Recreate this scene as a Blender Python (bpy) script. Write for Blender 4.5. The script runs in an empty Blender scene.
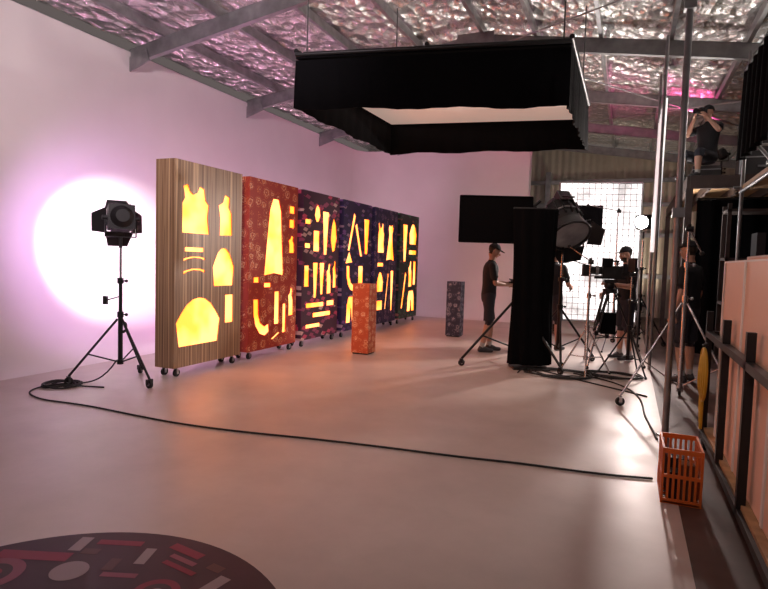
import bpy, bmesh, math, random
from mathutils import Vector, Matrix
random.seed(7)
C = bpy.context
COL = C.scene.collection
V = Vector

# ------------------------------------------------------------ materials
def newmat(name):
    m = bpy.data.materials.new(name); m.use_nodes = True
    nt = m.node_tree
    return m, nt, nt.nodes['Principled BSDF']
def mat(name, col, rough=.5, metal=0, noise=0, nscale=8, bump=0, bscale=40, emis=None, es=0, spec=None):
    m, nt, b = newmat(name)
    b.inputs['Base Color'].default_value = (*col, 1)
    b.inputs['Roughness'].default_value = rough
    b.inputs['Metallic'].default_value = metal
    if spec is not None: b.inputs['Specular IOR Level'].default_value = spec
    tc = nt.nodes.new('ShaderNodeTexCoord')
    if noise:
        n = nt.nodes.new('ShaderNodeTexNoise'); n.inputs['Scale'].default_value = nscale
        n.inputs['Detail'].default_value = 6
        nt.links.new(tc.outputs['Object'], n.inputs['Vector'])
        r = nt.nodes.new('ShaderNodeValToRGB')
        r.color_ramp.elements[0].position = .3; r.color_ramp.elements[1].position = .7
        r.color_ramp.elements[0].color = (*[c*(1-noise) for c in col], 1)
        r.color_ramp.elements[1].color = (*[min(1, c*(1+noise*.6)) for c in col], 1)
        nt.links.new(n.outputs['Fac'], r.inputs['Fac']); nt.links.new(r.outputs['Color'], b.inputs['Base Color'])
    if bump:
        n = nt.nodes.new('ShaderNodeTexNoise'); n.inputs['Scale'].default_value = bscale
        n.inputs['Detail'].default_value = 4
        nt.links.new(tc.outputs['Object'], n.inputs['Vector'])
        bp = nt.nodes.new('ShaderNodeBump'); bp.inputs['Strength'].default_value = bump; bp.inputs['Distance'].default_value = .02
        nt.links.new(n.outputs['Fac'], bp.inputs['Height']); nt.links.new(bp.outputs['Normal'], b.inputs['Normal'])
    if emis:
        b.inputs['Emission Color'].default_value = (*emis, 1); b.inputs['Emission Strength'].default_value = es
    return m
def mat_floral(name, base, c2, c3, scale):
    m, nt, b = newmat(name)
    tc = nt.nodes.new('ShaderNodeTexCoord')
    v = nt.nodes.new('ShaderNodeTexVoronoi'); v.inputs['Scale'].default_value = scale; v.inputs['Randomness'].default_value = .55
    nt.links.new(tc.outputs['Object'], v.inputs['Vector'])
    v2 = nt.nodes.new('ShaderNodeTexVoronoi'); v2.inputs['Scale'].default_value = scale*4.5
    nt.links.new(tc.outputs['Object'], v2.inputs['Vector'])
    ma = nt.nodes.new('ShaderNodeMath'); ma.operation = 'MULTIPLY_ADD'; ma.inputs[1].default_value = .22
    nt.links.new(v2.outputs['Distance'], ma.inputs[0]); nt.links.new(v.outputs['Distance'], ma.inputs[2])
    r = nt.nodes.new('ShaderNodeValToRGB'); r.color_ramp.interpolation = 'CONSTANT'
    e = r.color_ramp.elements
    e[0].position = 0; e[0].color = (*c2, 1); e[1].position = .2; e[1].color = (*c3, 1)
    for p, c in ((.27, base), (.34, c2), (.44, c3), (.49, base), (.6, c2), (.64, base)):
        k = e.new(p); k.color = (*c, 1)
    nt.links.new(ma.outputs[0], r.inputs['Fac']); nt.links.new(r.outputs['Color'], b.inputs['Base Color'])
    b.inputs['Roughness'].default_value = .55
    return m
def mat_shapes(name, base, cols, scale):
    m, nt, b = newmat(name)
    tc = nt.nodes.new('ShaderNodeTexCoord')
    mp = nt.nodes.new('ShaderNodeMapping'); mp.inputs['Scale'].default_value = (1, 1.0, 2.2); mp.inputs['Rotation'].default_value = (.5, 0, 0)
    nt.links.new(tc.outputs['Object'], mp.inputs['Vector'])
    v = nt.nodes.new('ShaderNodeTexVoronoi'); v.distance = 'CHEBYCHEV'; v.inputs['Scale'].default_value = scale
    nt.links.new(mp.outputs['Vector'], v.inputs['Vector'])
    lt = nt.nodes.new('ShaderNodeMath'); lt.operation = 'LESS_THAN'; lt.inputs[1].default_value = .36
    nt.links.new(v.outputs['Distance'], lt.inputs[0])
    sp = nt.nodes.new('ShaderNodeSeparateColor'); nt.links.new(v.outputs['Color'], sp.inputs['Color'])
    r = nt.nodes.new('ShaderNodeValToRGB'); r.color_ramp.interpolation = 'CONSTANT'
    e = r.color_ramp.elements; e[0].color = (*cols[0], 1); e[1].position = .2; e[1].color = (*cols[1], 1)
    for i, c in enumerate(cols[2:]):
        k = e.new(.5+.25*i); k.color = (*c, 1)
    nt.links.new(sp.outputs['Red'], r.inputs['Fac'])
    mx = nt.nodes.new('ShaderNodeMixRGB'); mx.inputs['Color1'].default_value = (*base, 1)
    nt.links.new(lt.outputs[0], mx.inputs['Fac']); nt.links.new(r.outputs['Color'], mx.inputs['Color2'])
    nt.links.new(mx.outputs['Color'], b.inputs['Base Color']); b.inputs['Roughness'].default_value = .5
    return m
def mat_stripes(name):
    m, nt, b = newmat(name)
    tc = nt.nodes.new('ShaderNodeTexCoord')
    mp = nt.nodes.new('ShaderNodeMapping'); mp.inputs['Scale'].default_value = (32, 32, .2)
    nt.links.new(tc.outputs['Object'], mp.inputs['Vector'])
    n = nt.nodes.new('ShaderNodeTexNoise'); n.inputs['Scale'].default_value = 1; n.inputs['Detail'].default_value = 3
    nt.links.new(mp.outputs['Vector'], n.inputs['Vector'])
    r = nt.nodes.new('ShaderNodeValToRGB'); e = r.color_ramp.elements
    e[0].position = .3; e[0].color = (.07, .035, .02, 1); e[1].position = .62; e[1].color = (.58, .39, .22, 1)
    for p, c in ((.42, (.26, .15, .08)), (.5, (.39, .25, .14)), (.54, (.15, .08, .045))):
        k = e.new(p); k.color = (*c, 1)
    nt.links.new(n.outputs['Fac'], r.inputs['Fac']); nt.links.new(r.outputs['Color'], b.inputs['Base Color'])
    b.inputs['Roughness'].default_value = .4
    return m
def mat_glow(name, s):
    m, nt, b = newmat(name)
    tc = nt.nodes.new('ShaderNodeTexCoord')
    n = nt.nodes.new('ShaderNodeTexNoise'); n.inputs['Scale'].default_value = 2.2
    nt.links.new(tc.outputs['Object'], n.inputs['Vector'])
    r = nt.nodes.new('ShaderNodeValToRGB'); e = r.color_ramp.elements
    e[0].position = .38; e[0].color = (1, .17, .010, 1); e[1].position = .60; e[1].color = (1, .29, .075, 1)
    nt.links.new(n.outputs['Fac'], r.inputs['Fac'])
    b.inputs['Base Color'].default_value = (.4, .3, .1, 1)
    nt.links.new(r.outputs['Color'], b.inputs['Emission Color']); b.inputs['Emission Strength'].default_value = s
    return m
def mat_foil():
    m, nt, b = newmat('foil_insulation')
    b.inputs['Metallic'].default_value = .85; b.inputs['Roughness'].default_value = .27
    b.inputs['Base Color'].default_value = (.84, .84, .83, 1)
    tc = nt.nodes.new('ShaderNodeTexCoord')
    mp = nt.nodes.new('ShaderNodeMapping'); mp.inputs['Scale'].default_value = (1.3, .8, 1)
    nt.links.new(tc.outputs['Object'], mp.inputs['Vector'])
    v = nt.nodes.new('ShaderNodeTexVoronoi'); v.inputs['Scale'].default_value = 5.5
    n = nt.nodes.new('ShaderNodeTexNoise'); n.inputs['Scale'].default_value = 3; n.inputs['Detail'].default_value = 8; n.inputs['Distortion'].default_value = 1.6
    ad = nt.nodes.new('ShaderNodeMath'); ad.operation = 'ADD'
    nt.links.new(mp.outputs['Vector'], v.inputs['Vector']); nt.links.new(mp.outputs['Vector'], n.inputs['Vector'])
    nt.links.new(v.outputs['Distance'], ad.inputs[0]); nt.links.new(n.outputs['Fac'], ad.inputs[1])
    bp = nt.nodes.new('ShaderNodeBump'); bp.inputs['Strength'].default_value = .9; bp.inputs['Distance'].default_value = .12
    nt.links.new(ad.outputs[0], bp.inputs['Height']); nt.links.new(bp.outputs['Normal'], b.inputs['Normal'])
    return m

BLACK = mat('black_metal', (.012, .012, .014), .42, .2)
FABRIC = mat('black_fabric', (.005, .005, .006), .95, spec=.05, bump=.2)
RUBBER = mat('rubber', (.015, .015, .015), .7)
STEEL = mat('galvanised_steel', (.34, .34, .35), .42, .8, .25, 6)
CHROME = mat('chrome', (.70, .70, .73), .25, 1)
CYC = mat('cyclorama_paint', (.82, .77, .775), .75, noise=.03, nscale=1.5)
PEACH = mat('peach_board', (.86, .55, .41), .5, noise=.06, nscale=2)
TIMBER = mat('timber', (.42, .26, .13), .6, noise=.3, nscale=12)
SKIN = mat('skin', (.50, .28, .2), .5)
SHIRT = mat('black_shirt', (.010, .010, .013), .85, bump=.4, bscale=14)
SHORTS = mat('dark_shorts', (.025, .025, .035), .85, bump=.4, bscale=14)
HAIR = mat('hair', (.03, .02, .012), .7)
SHOE = mat('shoe', (.05, .05, .055), .5)
SOCK = mat('sock', (.4, .4, .4), .9)
EYEW = mat('eye_white', (.8, .8, .8), .3)
LIP = mat('lips', (.4, .14, .12), .5)

# ------------------------------------------------------------ mesh builder
class MB:
    def __init__(s): s.v = []; s.f = []; s.m = []; s.sm = []; s.mats = []
    def mi(s, m):
        if m not in s.mats: s.mats.append(m)
        return s.mats.index(m)
    def add(s, vs, fs, m, smooth=False):
        o = len(s.v); s.v += [V(x) for x in vs]; i = s.mi(m)
        for f in fs: s.f.append([o+k for k in f]); s.m.append(i); s.sm.append(smooth)
    def box(s, c, size, m, rot=None):
        a, b, d = [x/2 for x in size]; c = V(c)
        P = [V((x, y, z)) for x in (-a, a) for y in (-b, b) for z in (-d, d)]
        if rot is not None: P = [rot @ p for p in P]
        s.add([p+c for p in P], [(0, 1, 3, 2), (4, 6, 7, 5), (0, 4, 5, 1), (2, 3, 7, 6), (0, 2, 6, 4), (1, 5, 7, 3)], m)
    def tube(s, p1, p2, r1, m, r2=None, seg=12, smooth=True):
        p1 = V(p1); p2 = V(p2); r2 = r1 if r2 is None else r2
        d = (p2-p1)
        if d.length < 1e-6: return
        q = d.to_track_quat('Z', 'Y').to_matrix()
        a = [p1+q @ V((math.cos(t)*r1, math.sin(t)*r1, 0)) for t in [2*math.pi*i/seg for i in range(seg)]]
        b = [p2+q @ V((math.cos(t)*r2, math.sin(t)*r2, 0)) for t in [2*math.pi*i/seg for i in range(seg)]]
        s.add(a+b, [(i, (i+1) % seg, seg+(i+1) % seg, seg+i) for i in range(seg)], m, smooth)
        s.add(a+b, [tuple(reversed(range(seg))), tuple(range(seg, 2*seg))], m, False)
    def ell(s, c, r, m, rot=None, su=16, sv=10, cut=None):
        c = V(c); r = (r, r, r) if isinstance(r, (int, float)) else r
        vs = []; fs = []
        for j in range(1, sv):
            ph = math.pi*j/sv
            for i in range(su):
                t = 2*math.pi*i/su
                vs.append(V((math.sin(ph)*math.cos(t)*r[0], math.sin(ph)*math.sin(t)*r[1], math.cos(ph)*r[2])))
        vs += [V((0, 0, r[2])), V((0, 0, -r[2]))]
        for j in range(sv-2):
            for i in range(su):
                k = (i+1) % su; fs.append((j*su+i, (j+1)*su+i, (j+1)*su+k, j*su+k))
        n = (sv-1)*su
        for i in range(su):
            k = (i+1) % su; fs.append((n, i, k)); fs.append((n+1, (sv-2)*su+k, (sv-2)*su+i))
        if cut is not None:
            for p in vs:
                if p.z < cut: p.z = cut
        if rot is not None: vs = [rot @ p for p in vs]
        s.add([p+c for p in vs], fs, m, True)
    def cap(s, p1, p2, r1, m, r2=None):
        r2 = r1 if r2 is None else r2
        s.tube(p1, p2, r1, m, r2); s.ell(p1, r1, m, su=12, sv=8); s.ell(p2, r2, m, su=12, sv=8)
    def torus(s, c, R, r, m, rot=None, seg=28, rs=8, arc=2*math.pi):
        vs = []; fs = []; c = V(c); full = arc > 6.28
        N = seg if full else seg+1
        for i in range(N):
            t = arc*i/seg
            for j in range(rs):
                a = 2*math.pi*j/rs
                p = V(((R+r*math.cos(a))*math.cos(t), (R+r*math.cos(a))*math.sin(t), r*math.sin(a)))
                vs.append((rot @ p if rot is not None else p)+c)
        for i in range(seg):
            k = (i+1) % N
            for j in range(rs):
                l = (j+1) % rs; fs.append((i*rs+j, k*rs+j, k*rs+l, i*rs+l))
        s.add(vs, fs, m, True)
    def poly(s, pts, th, m, M=None):
        n = len(pts); vs = [V((x, y, 0)) for x, y in pts]+[V((x, y, th)) for x, y in pts]
        if M is not None: vs = [M @ p for p in vs]
        s.add(vs, [tuple(reversed(range(n))), tuple(range(n, 2*n))]+[(i, (i+1) % n, n+(i+1) % n, n+i) for i in range(n)], m)
    def mesh(s, me, matfn, M=None, smooth=True):
        o = len(s.v); s.v += [(M @ v.co if M else v.co.copy()) for v in me.vertices]
        for p in me.polygons:
            s.f.append([o+k for k in p.vertices]); s.m.append(s.mi(matfn(p))); s.sm.append(smooth)
    def done(s, name, loc=(0, 0, 0), rz=0, parent=None, rot=None):
        me = bpy.data.meshes.new(name); me.from_pydata([tuple(v) for v in s.v], [], s.f)
        for m in s.mats: me.materials.append(m)
        me.polygons.foreach_set('material_index', s.m); me.polygons.foreach_set('use_smooth', s.sm); me.update()
        o = bpy.data.objects.new(name, me); COL.objects.link(o)
        o.location = loc; o.rotation_euler = rot if rot else (0, 0, rz)
        if parent: o.parent = parent
        return o
def remesh(mb, vox, it=3):
    o = mb.done('tmp'); md = o.modifiers.new('r', 'REMESH'); md.mode = 'VOXEL'; md.voxel_size = vox
    if it: sm = o.modifiers.new('s', 'SMOOTH'); sm.iterations = it; sm.factor = .5
    C.view_layer.update(); dg = C.evaluated_depsgraph_get()
    me = bpy.data.meshes.new_from_object(o.evaluated_get(dg)); bpy.data.objects.remove(o)
    return me
def RX(a): return Matrix.Rotation(a, 3, 'X')
def RY(a): return Matrix.Rotation(a, 3, 'Y')
def RZ(a): return Matrix.Rotation(a, 3, 'Z')

def lamp(name, kind, loc, target, power, col, parent=None, **kw):
    d = bpy.data.lights.new(name, kind); d.energy = power; d.color = col
    for k, v in kw.items(): setattr(d, k, v)
    o = bpy.data.objects.new(name, d); COL.objects.link(o); o.location = loc
    o.rotation_euler = (V(target)-V(loc)).to_track_quat('-Z', 'Y').to_euler()
    if parent:
        C.view_layer.update(); o.parent = parent; o.matrix_parent_inverse = parent.matrix_world.inverted()
    return o

# ------------------------------------------------------------ room shell
XL, XR = -6.9, 4.8
RIDX, RIDZ, SL = -2.45, 5.1, .155
YB = 18.5; Y0 = -2.5
XE = .35
def roofz(x): return RIDZ-abs(x-RIDX)*SL
def make_floor():
    m, nt, b = newmat('studio_floor_paint')
    tc = nt.nodes.new('ShaderNodeTexCoord')
    n = nt.nodes.new('ShaderNodeTexNoise'); n.inputs['Scale'].default_value = .9; n.inputs['Detail'].default_value = 9; n.inputs['Roughness'].default_value = .65
    nt.links.new(tc.outputs['Object'], n.inputs['Vector'])
    r = nt.nodes.new('ShaderNodeValToRGB'); e = r.color_ramp.elements
    e[0].position = .3; e[0].color = (.46, .38, .345, 1); e[1].position = .7; e[1].color = (.61, .51, .465, 1)
    nt.links.new(n.outputs['Fac'], r.inputs['Fac']); nt.links.new(r.outputs['Color'], b.inputs['Base Color'])
    n2 = nt.nodes.new('ShaderNodeTexNoise'); n2.inputs['Scale'].default_value = 3; n2.inputs['Detail'].default_value = 8
    nt.links.new(tc.outputs['Object'], n2.inputs['Vector'])
    mr = nt.nodes.new('ShaderNodeMapRange'); mr.inputs['To Min'].default_value = .3; mr.inputs['To Max'].default_value = .55
    nt.links.new(n2.outputs['Fac'], mr.inputs['Value']); nt.links.new(mr.outputs['Result'], b.inputs['Roughness'])
    q = MB(); q.box(((XL+XE)/2, (Y0+YB)/2, -.05), (XE-XL, YB-Y0, .1), m); q.done('floor')
    dk = mat('workshop_concrete', (.10, .05, .04), .6, noise=.4, nscale=3)
    q = MB(); q.box(((XR+XE+.002)/2, (Y0+YB)/2, -.054), (XR-XE-.002, YB-Y0, .1), dk); q.done('floor_workshop')
make_floor()
def cyc(name, path):
    q = MB(); R = .7; rows = []
    for (x, y, nx, ny) in path:
        col = [V((x+nx*R*1.0, y+ny*R*1.0, .002))]
        for k in range(1, 9):
            a = math.pi/2*k/8
            off = R-R*math.sin(a); col.append(V((x+nx*off, y+ny*off, .002+R-R*math.cos(a))))
        zt = roofz(x)-.03
        for k in range(1, 5): col.append(V((x, y, .702+(zt-.702)*k/4)))
        rows.append(col)
    n = len(rows[0]); vs = [p for r in rows for p in r]
    fs = [(i*n+j, i*n+j+1, (i+1)*n+j+1, (i+1)*n+j) for i in range(len(rows)-1) for j in range(n-1)]
    q.add(vs, fs, CYC, True); return q.done(name)
cyc('wall_left', [(XL, Y0+(13.8-Y0)*i/10, 1, 0) for i in range(11)])
p = []
for i in range(11):
    a = math.pi/2*i/10
    p.append((XL+1-math.cos(a), 13.8+math.sin(a), math.cos(a), -math.sin(a)))
for i in range(1, 7): p.append((XL+1+(-2.5-XL-1)*i/6, 14.8, 0, -1))
cyc('wall_cyclorama_back', p)
q = MB(); q.box((-2.46, 14.95, 2.2), (.08, .3, 4.4), CYC); q.done('trim_cyclorama_end')
CORR = mat('corrugated_cream', (.46, .40, .33), .45, .3, .1, 3)
CORRD = mat('corrugated_grey', (.12, .09, .085), .5, .3, .1, 3)
def corr(name, a, b, z0, ztopf, m):
    q = MB(); a = V(a); b = V(b); L = (b-a).length; d = (b-a)/L; nr = V((-d.y, d.x, 0)); N = int(L/.05)
    lo = []; hi = []
    for i in range(N+1):
        pt = a+d*(L*i/N)+nr*(.02*math.sin(i*math.pi/2+.4))
        lo.append(V((pt.x, pt.y, z0))); hi.append(V((pt.x, pt.y, ztopf(pt.x))))
    n = N+1; q.add(lo+hi, [(i, i+1, n+i+1, n+i) for i in range(N)], m, True); return q.done(name)
corr('wall_back', (XL, YB, 0), (XR, YB, 0), 0, roofz, CORR)
corr('wall_right', (XR, YB, 0), (XR, Y0, 0), 0, lambda x: roofz(XR), CORRD)
q = MB()
for z in (1.2, 2.4, 3.3, 4.0): q.box(((XL+XR)/2, YB-.09, z), (XR-XL, .1, .12), STEEL)
for x in (-2.4, 1.2): q.box((x, YB-.2, 2.15), (.15, .18, 4.3), STEEL)
q.done('trim_back_wall_girts')
FOIL = mat_foil()
q = MB()
for (xa, xb) in ((XL-.1, RIDX), (RIDX, XR+.1)):
    nx, ny = 20, 90; vs = []; fs = []
    for j in range(ny+1):
        for i in range(nx+1):
            x = xa+(xb-xa)*i/nx; y = Y0+(YB+.1-Y0)*j/ny
            vs.append((x, y, roofz(x)+.17+random.uniform(-.02, .02)))
    for j in range(ny):
        for i in range(nx): k = j*(nx+1)+i; fs.append((k, k+1, k+nx+2, k+nx+1))
    q.add(vs, fs, FOIL, True)
q.done('ceiling')
q = MB()
for i in range(-5, 8):
    x = RIDX+i*.95+(.0 if i else .12)
    if x > XR: continue
    q.box((x, (Y0+YB)/2, roofz(x)+.08), (.055, YB-Y0, .13), STEEL)
q.done('trim_roof_purlins')
def rafter(y):
    q = MB()
    for xa, xb in ((XL, RIDX), (RIDX, XR)):
        a = V((xa, y, roofz(xa)-.09)); b = V((xb, y, roofz(xb)-.09))
        L = (b-a).length; c = (a+b)/2; ang = math.atan2(b.z-a.z, b.x-a.x); R = RY(-ang)
        q.box(c, (L, .02, .2), STEEL, R)
        q.box(c+R @ V((0, .03, .1)), (L, .08, .014), STEEL, R); q.box(c+R @ V((0, .03, -.1)), (L, .08, .014), STEEL, R)
    q.box((RIDX, y-.02, RIDZ-.12), (.6, .02, .3), STEEL)
    q.box((XL+.16, y-.02, roofz(XL)-.16), (.4, .02, .2), STEEL, RY(-.3))
    if y < 14: q.box((XR-.12, y, 2.0), (.16, .16, 4.0), STEEL)
    return q.done('roof_rafter')
for k in range(7): rafter(.8+2.8*k)
q = MB()
for (x1, y1, x2, y2) in ((-2.2, 9.2, 3.8, 14.8), (3.8, 9.2, -2.2, 14.8), (-2.2, 3.6, 3.8, 9.2), (3.8, 3.6, -2.2, 9.2)):
    q.tube((x1, y1, roofz(x1)-.2), (x2, y2, roofz(x2)-.2), .012, STEEL, seg=8)
q.done('roof_bracing_rods')

# ------------------------------------------------------------ light boxes
SH = {
 'rect': [(0, 0), (1, 0), (1, 1), (0, 1)],
 'bodice': [(0, 0), (1, 0), (.93, .35), (.98, .62), (.85, .72), (.8, .95), (.62, 1), (.55, .86), (.4, .8), (.28, .86), (.2, 1), (.04, .95), (.1, .72), (0, .6)],
 'half': [(.1, 0), (1, .02), (.95, .55), (.75, .7), (.8, .95), (.45, 1), (.3, .8), (0, .72), (.12, .4)],
 'sleeve': [(.06, 0), (.94, 0), (1, .5), (.9, .68), (.78, .86), (.64, .97), (.5, 1), (.36, .97), (.22, .86), (.1, .68), (0, .5)],
 'dress': [(0, 0), (.25, .03), (.6, .04), (1, 0), (.82, .4), (.74, .7), (.84, .88), (.7, 1), (.5, .93), (.34, 1), (.22, .88), (.3, .7), (.16, .4)],
 'skirt': [(0, 0), (.5, .03), (1, 0), (.9, .5), (.84, .85), (.7, 1), (.4, 1), (.24, .85), (.12, .45)],
 'leaf': [(.3, 0), (.75, .05), (1, .4), (.85, .8), (.45, 1), (.15, .75), (0, .35)],
 'trouser': [(0, 0), (.42, 0), (.5, .55), (.6, 0), (1, 0), (.92, .7), (.8, 1), (.2, 1), (.05, .7)],
 'taper': [(.25, 0), (.75, 0), (1, 1), (0, 1)],
 'hook': [(0, 1), (.02, .6), (.15, .3), (.4, .08), (.75, 0), (1, .1), (.95, .32), (.7, .25), (.45, .36), (.32, .6), (.3, 1)],
 'arc': [(0, .2), (.2, .6), (.5, .85), (.8, .75), (1, .4), (1, .8), (.75, 1), (.4, 1.0), (.1, .75), (0, .6)],
 'slant': [(0, 0), (.3, 0), (1, .9), (.75, 1)], 'slantr': [(.7, 0), (1, 0), (.25, 1), (0, .9)],
 'tri': [(0, 0), (1, .1), (.5, 1)]}
def S(k, s0, s1, t0, t1): return [(s0+(s1-s0)*x, t0+(t1-t0)*y) for x, y in SH[k]]
BOXS = [
 [S('bodice', .10, .48, .655, .89), S('half', .62, .84, .655, .87), S('rect', .14, .40, .565, .585), S('arc', .12, .42, .51, .54), S('arc', .12, .42, .445, .48),
  S('sleeve', .54, .88, .39, .59), S('sleeve', .03, .66, .10, .335), S('rect', .74, .87, .19, .34)],
 [S('skirt', .3, .7, .44, .90), S('rect', .82, .93, .83, .875), S('rect', .82, .93, .74, .79), S('half', .81, .94, .58, .69), S('hook', .10, .42, .08, .30),
  S('rect', .52, .62, .14, .34), S('rect', .70, .77, .08, .26), S('half', .82, .94, .18, .36), S('rect', .3, .44, .37, .395), S('rect', .1, .2, .4, .43), S('slant', .45, .65, .05, .085)],
 [S('leaf', .3, .46, .8, .92), S('taper', .52, .70, .58, .88), S('leaf', .76, .94, .6, .85), S('rect', .28, .44, .60, .74), S('rect', .06, .2, .78, .81), S('rect', .06, .2, .62, .65),
  S('taper', .28, .42, .28, .52), S('taper', .46, .6, .3, .52), S('half', .66, .80, .3, .52), S('half', .84, .95, .34, .54), S('rect', .12, .6, .215, .245), S('rect', .3, .8, .145, .175), S('rect', .12, .5, .075, .1), S('rect', .68, .9, .215, .25), S('rect', .06, .18, .36, .5)],
 [S('slant', .16, .42, .62, .92), S('slantr', .40, .68, .58, .84), S('taper', .72, .92, .6, .88), S('tri', .10, .34, .52, .62), S('hook', .14, .5, .3, .5), S('rect', .55, .72, .34, .5), S('trouser', .16, .5, .06, .26), S('taper', .6, .88, .08, .3)],
 [S('bodice', .15, .42, .62, .88), S('dress', .52, .88, .55, .88), S('rect', .15, .4, .5, .53), S('sleeve', .15, .42, .28, .45), S('slant', .5, .66, .12, .46), S('taper', .74, .88, .1, .46), S('rect', .16, .4, .12, .2)],
 [S('sleeve', .5, .9, .72, .92), S('taper', .16, .4, .55, .9), S('rect', .5, .9, .62, .66), S('half', .5, .7, .3, .56), S('slant', .15, .4, .1, .46), S('trouser', .48, .88, .06, .26), S('rect', .76, .9, .32, .55)]]
BM = [mat_stripes('zebrano_stripe'), mat_floral('red_floral', (.40, .035, .018), (.62, .15, .05), (.80, .42, .24), 6.5),
      mat_shapes('maroon_print', (.05, .008, .03), [(.05, .008, .03), (.55, .05, .12), (.62, .42, .38), (.30, .05, .12)], 6),
      mat_shapes('indigo_print', (.022, .015, .07), [(.022, .015, .07), (.22, .08, .30), (.45, .30, .40), (.08, .05, .18)], 6.5),
      mat_floral('navy_floral', (.018, .018, .07), (.10, .06, .22), (.40, .26, .34), 6.5),
      mat_shapes('green_print', (.008, .035, .028), [(.008, .035, .028), (.03, .20, .09), (.36, .14, .12), (.04, .10, .07)], 6.5)]
GLOW = mat_glow('lightbox_glow', 4.6)
def castor(q, x, y, r=.045, top=.11):
    q.tube((x-.014, y, r), (x+.014, y, r), r, RUBBER, seg=16); q.box((x, y, r+.02), (.045, .03, .02), STEEL)
    q.box((x-.021, y, r+.015), (.004, .03, .06), STEEL); q.box((x+.021, y, r+.015), (.004, .03, .06), STEEL)
    q.tube((x, y, r+.03), (x, y, top), .012, STEEL, seg=8)
def lightbox(i, y0):
    W, H, D, Z = 1.22, 2.4, .28, .11
    q = MB(); m = BM[i]
    cu = bpy.data.curves.new('c', 'CURVE'); cu.dimensions = '2D'; cu.fill_mode = 'BOTH'; cu.extrude = .008
    for pts in [[(0, 0), (1, 0), (1, 1), (0, 1)]]+BOXS[i]:
        sp = cu.splines.new('POLY'); sp.points.add(len(pts)-1); sp.use_cyclic_u = True
        for k, (s_, t_) in enumerate(pts): sp.points[k].co = (s_*W, t_*H, 0, 1)
    o = bpy.data.objects.new('c', cu); COL.objects.link(o); C.view_layer.update()
    me = bpy.data.meshes.new_from_object(o.evaluated_get(C.evaluated_depsgraph_get())); bpy.data.objects.remove(o)
    M = Matrix(((0, 0, 1, -.008), (1, 0, 0, 0), (0, 1, 0, Z), (0, 0, 0, 1)))
    q.mesh(me, lambda p: m, M, False)
    t = .016
    q.box((-D/2-.009, t/2, Z+H/2), (D-.018, t, H), m); q.box((-D/2-.009, W-t/2, Z+H/2), (D-.018, t, H), m)
    q.box((-D/2-.009, W/2, Z+t/2), (D-.018, W-2*t, t), m); q.box((-D/2-.009, W/2, Z+H-t/2), (D-.018, W-2*t, t), m)
    q.box((-D+.006, W/2, Z+H/2), (.012, W-2*t, H-2*t), m)
    q.box((-.025, W/2, Z+H/2), (.004, W-2*t, H-2*t), GLOW)
    for x in (-.05, -D+.05):
        for y in (.1, W-.1): castor(q, x, y)
    o = q.done('pattern_lightbox', (-4.75, y0, 0))
for i in range(6): lightbox(i, 5.03+i*1.385)

def plinth(loc, m, rz):
    q = MB(); q.box((0, 0, .545), (.28, .28, 1.05), m); q.box((0, 0, .01), (.25, .25, .02), RUBBER)
    bx = q.done('patterned_plinth', loc, rz); b = bx.modifiers.new('b', 'BEVEL'); b.width = .004; return bx
plinth((-3.68, 7.88, 0), mat_floral('orange_floral', (.60, .11, .04), (.8, .30, .13), (.88, .55, .34), 10), 0)
plinth((-3.07, 10.75, 0), mat_floral('slate_floral', (.03, .035, .07), (.16, .17, .24), (.42, .40, .45), 10), 0)

# ------------------------------------------------------------ round rug
def rug():
    dk = mat('rug_maroon', (.05, .016, .026), .6, noise=.2, nscale=5); rd = mat('rug_red', (.24, .020, .045), .6)
    wh = mat('rug_offwhite', (.33, .25, .26), .6); pk = mat('rug_pink', (.26, .07, .10), .6); br = mat('rug_brown', (.11, .045, .04), .6)
    q = MB(); q.tube((0, 0, .001), (0, 0, .008), .96, dk, seg=96, smooth=False)
    def r(x, y, w, h, a, m, k=0):
        q.poly([(-w/2, -h/2), (w/2, -h/2), (w/2, h/2), (-w/2, h/2)], .0006, m, Matrix.Translation((x, y, .0079+k*.0004)) @ Matrix.Rotation(a, 4, 'Z'))
    def circ(x, y, R1, m, k):
        q.poly([(x+R1*math.cos(t*.19635), y+R1*math.sin(t*.19635)) for t in range(32)], .0006, m, Matrix.Translation((0, 0, .0079+k*.0004)))
    g = .36
    r(-.60, .52, .34, .075, g, rd, 1); r(-.50, .69, .06, .13, g, wh, 1); r(-.34, .78, .22, .045, g, rd, 1); r(-.40, .66, .08, .05, g, br, 1)
    r(.0, .86, .20, .05, g-.5, rd, 1); r(.04, .79, .16, .03, g-.5, pk, 1); r(.07, .73, .20, .03, g-.5, rd, 2); r(-.14, .74, .05, .14, g, wh, 1)
    circ(-.34, .50, .08, wh, 2); circ(-.62, .34, .13, pk, 1); circ(-.62, .34, .08, dk, 2); circ(-.62, .34, .04, rd, 3)
    r(.30, .68, .06, .16, g-.5, wh, 1); r(.42, .62, .10, .12, g-.5, rd, 1); r(.54, .64, .2, .03, -.7, pk, 1); r(.62, .52, .12, .05, -.7, wh, 1); r(.22, .80, .08, .05, g-.5, br, 1)
    circ(.12, .54, .10, rd, 1); circ(.12, .54, .065, dk, 2); circ(.12, .54, .03, wh, 3); r(-.12, .57, .16, .035, g, pk, 1); r(.32, .46, .22, .05, g, pk, 1); r(-.22, .62, .05, .1, g, br, 1)
    for i in range(22):
        a = math.pi+i*.16; rr = .35+.5*((i*.618) % 1); r(rr*math.cos(a), rr*math.sin(a), (.1, .2, .07)[i % 3], (.04, .06, .09)[i % 3], g+(i % 2)*1.57, (rd, pk, wh)[i % 3], 1)
    circ(0, 0, .25, rd, 1); circ(0, 0, .18, dk, 2); circ(-.45, -.3, .12, pk, 3); circ(.4, -.4, .1, wh, 3)
    q.done('round_rug', (-1.87, 1.22, 0))
rug()

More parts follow.
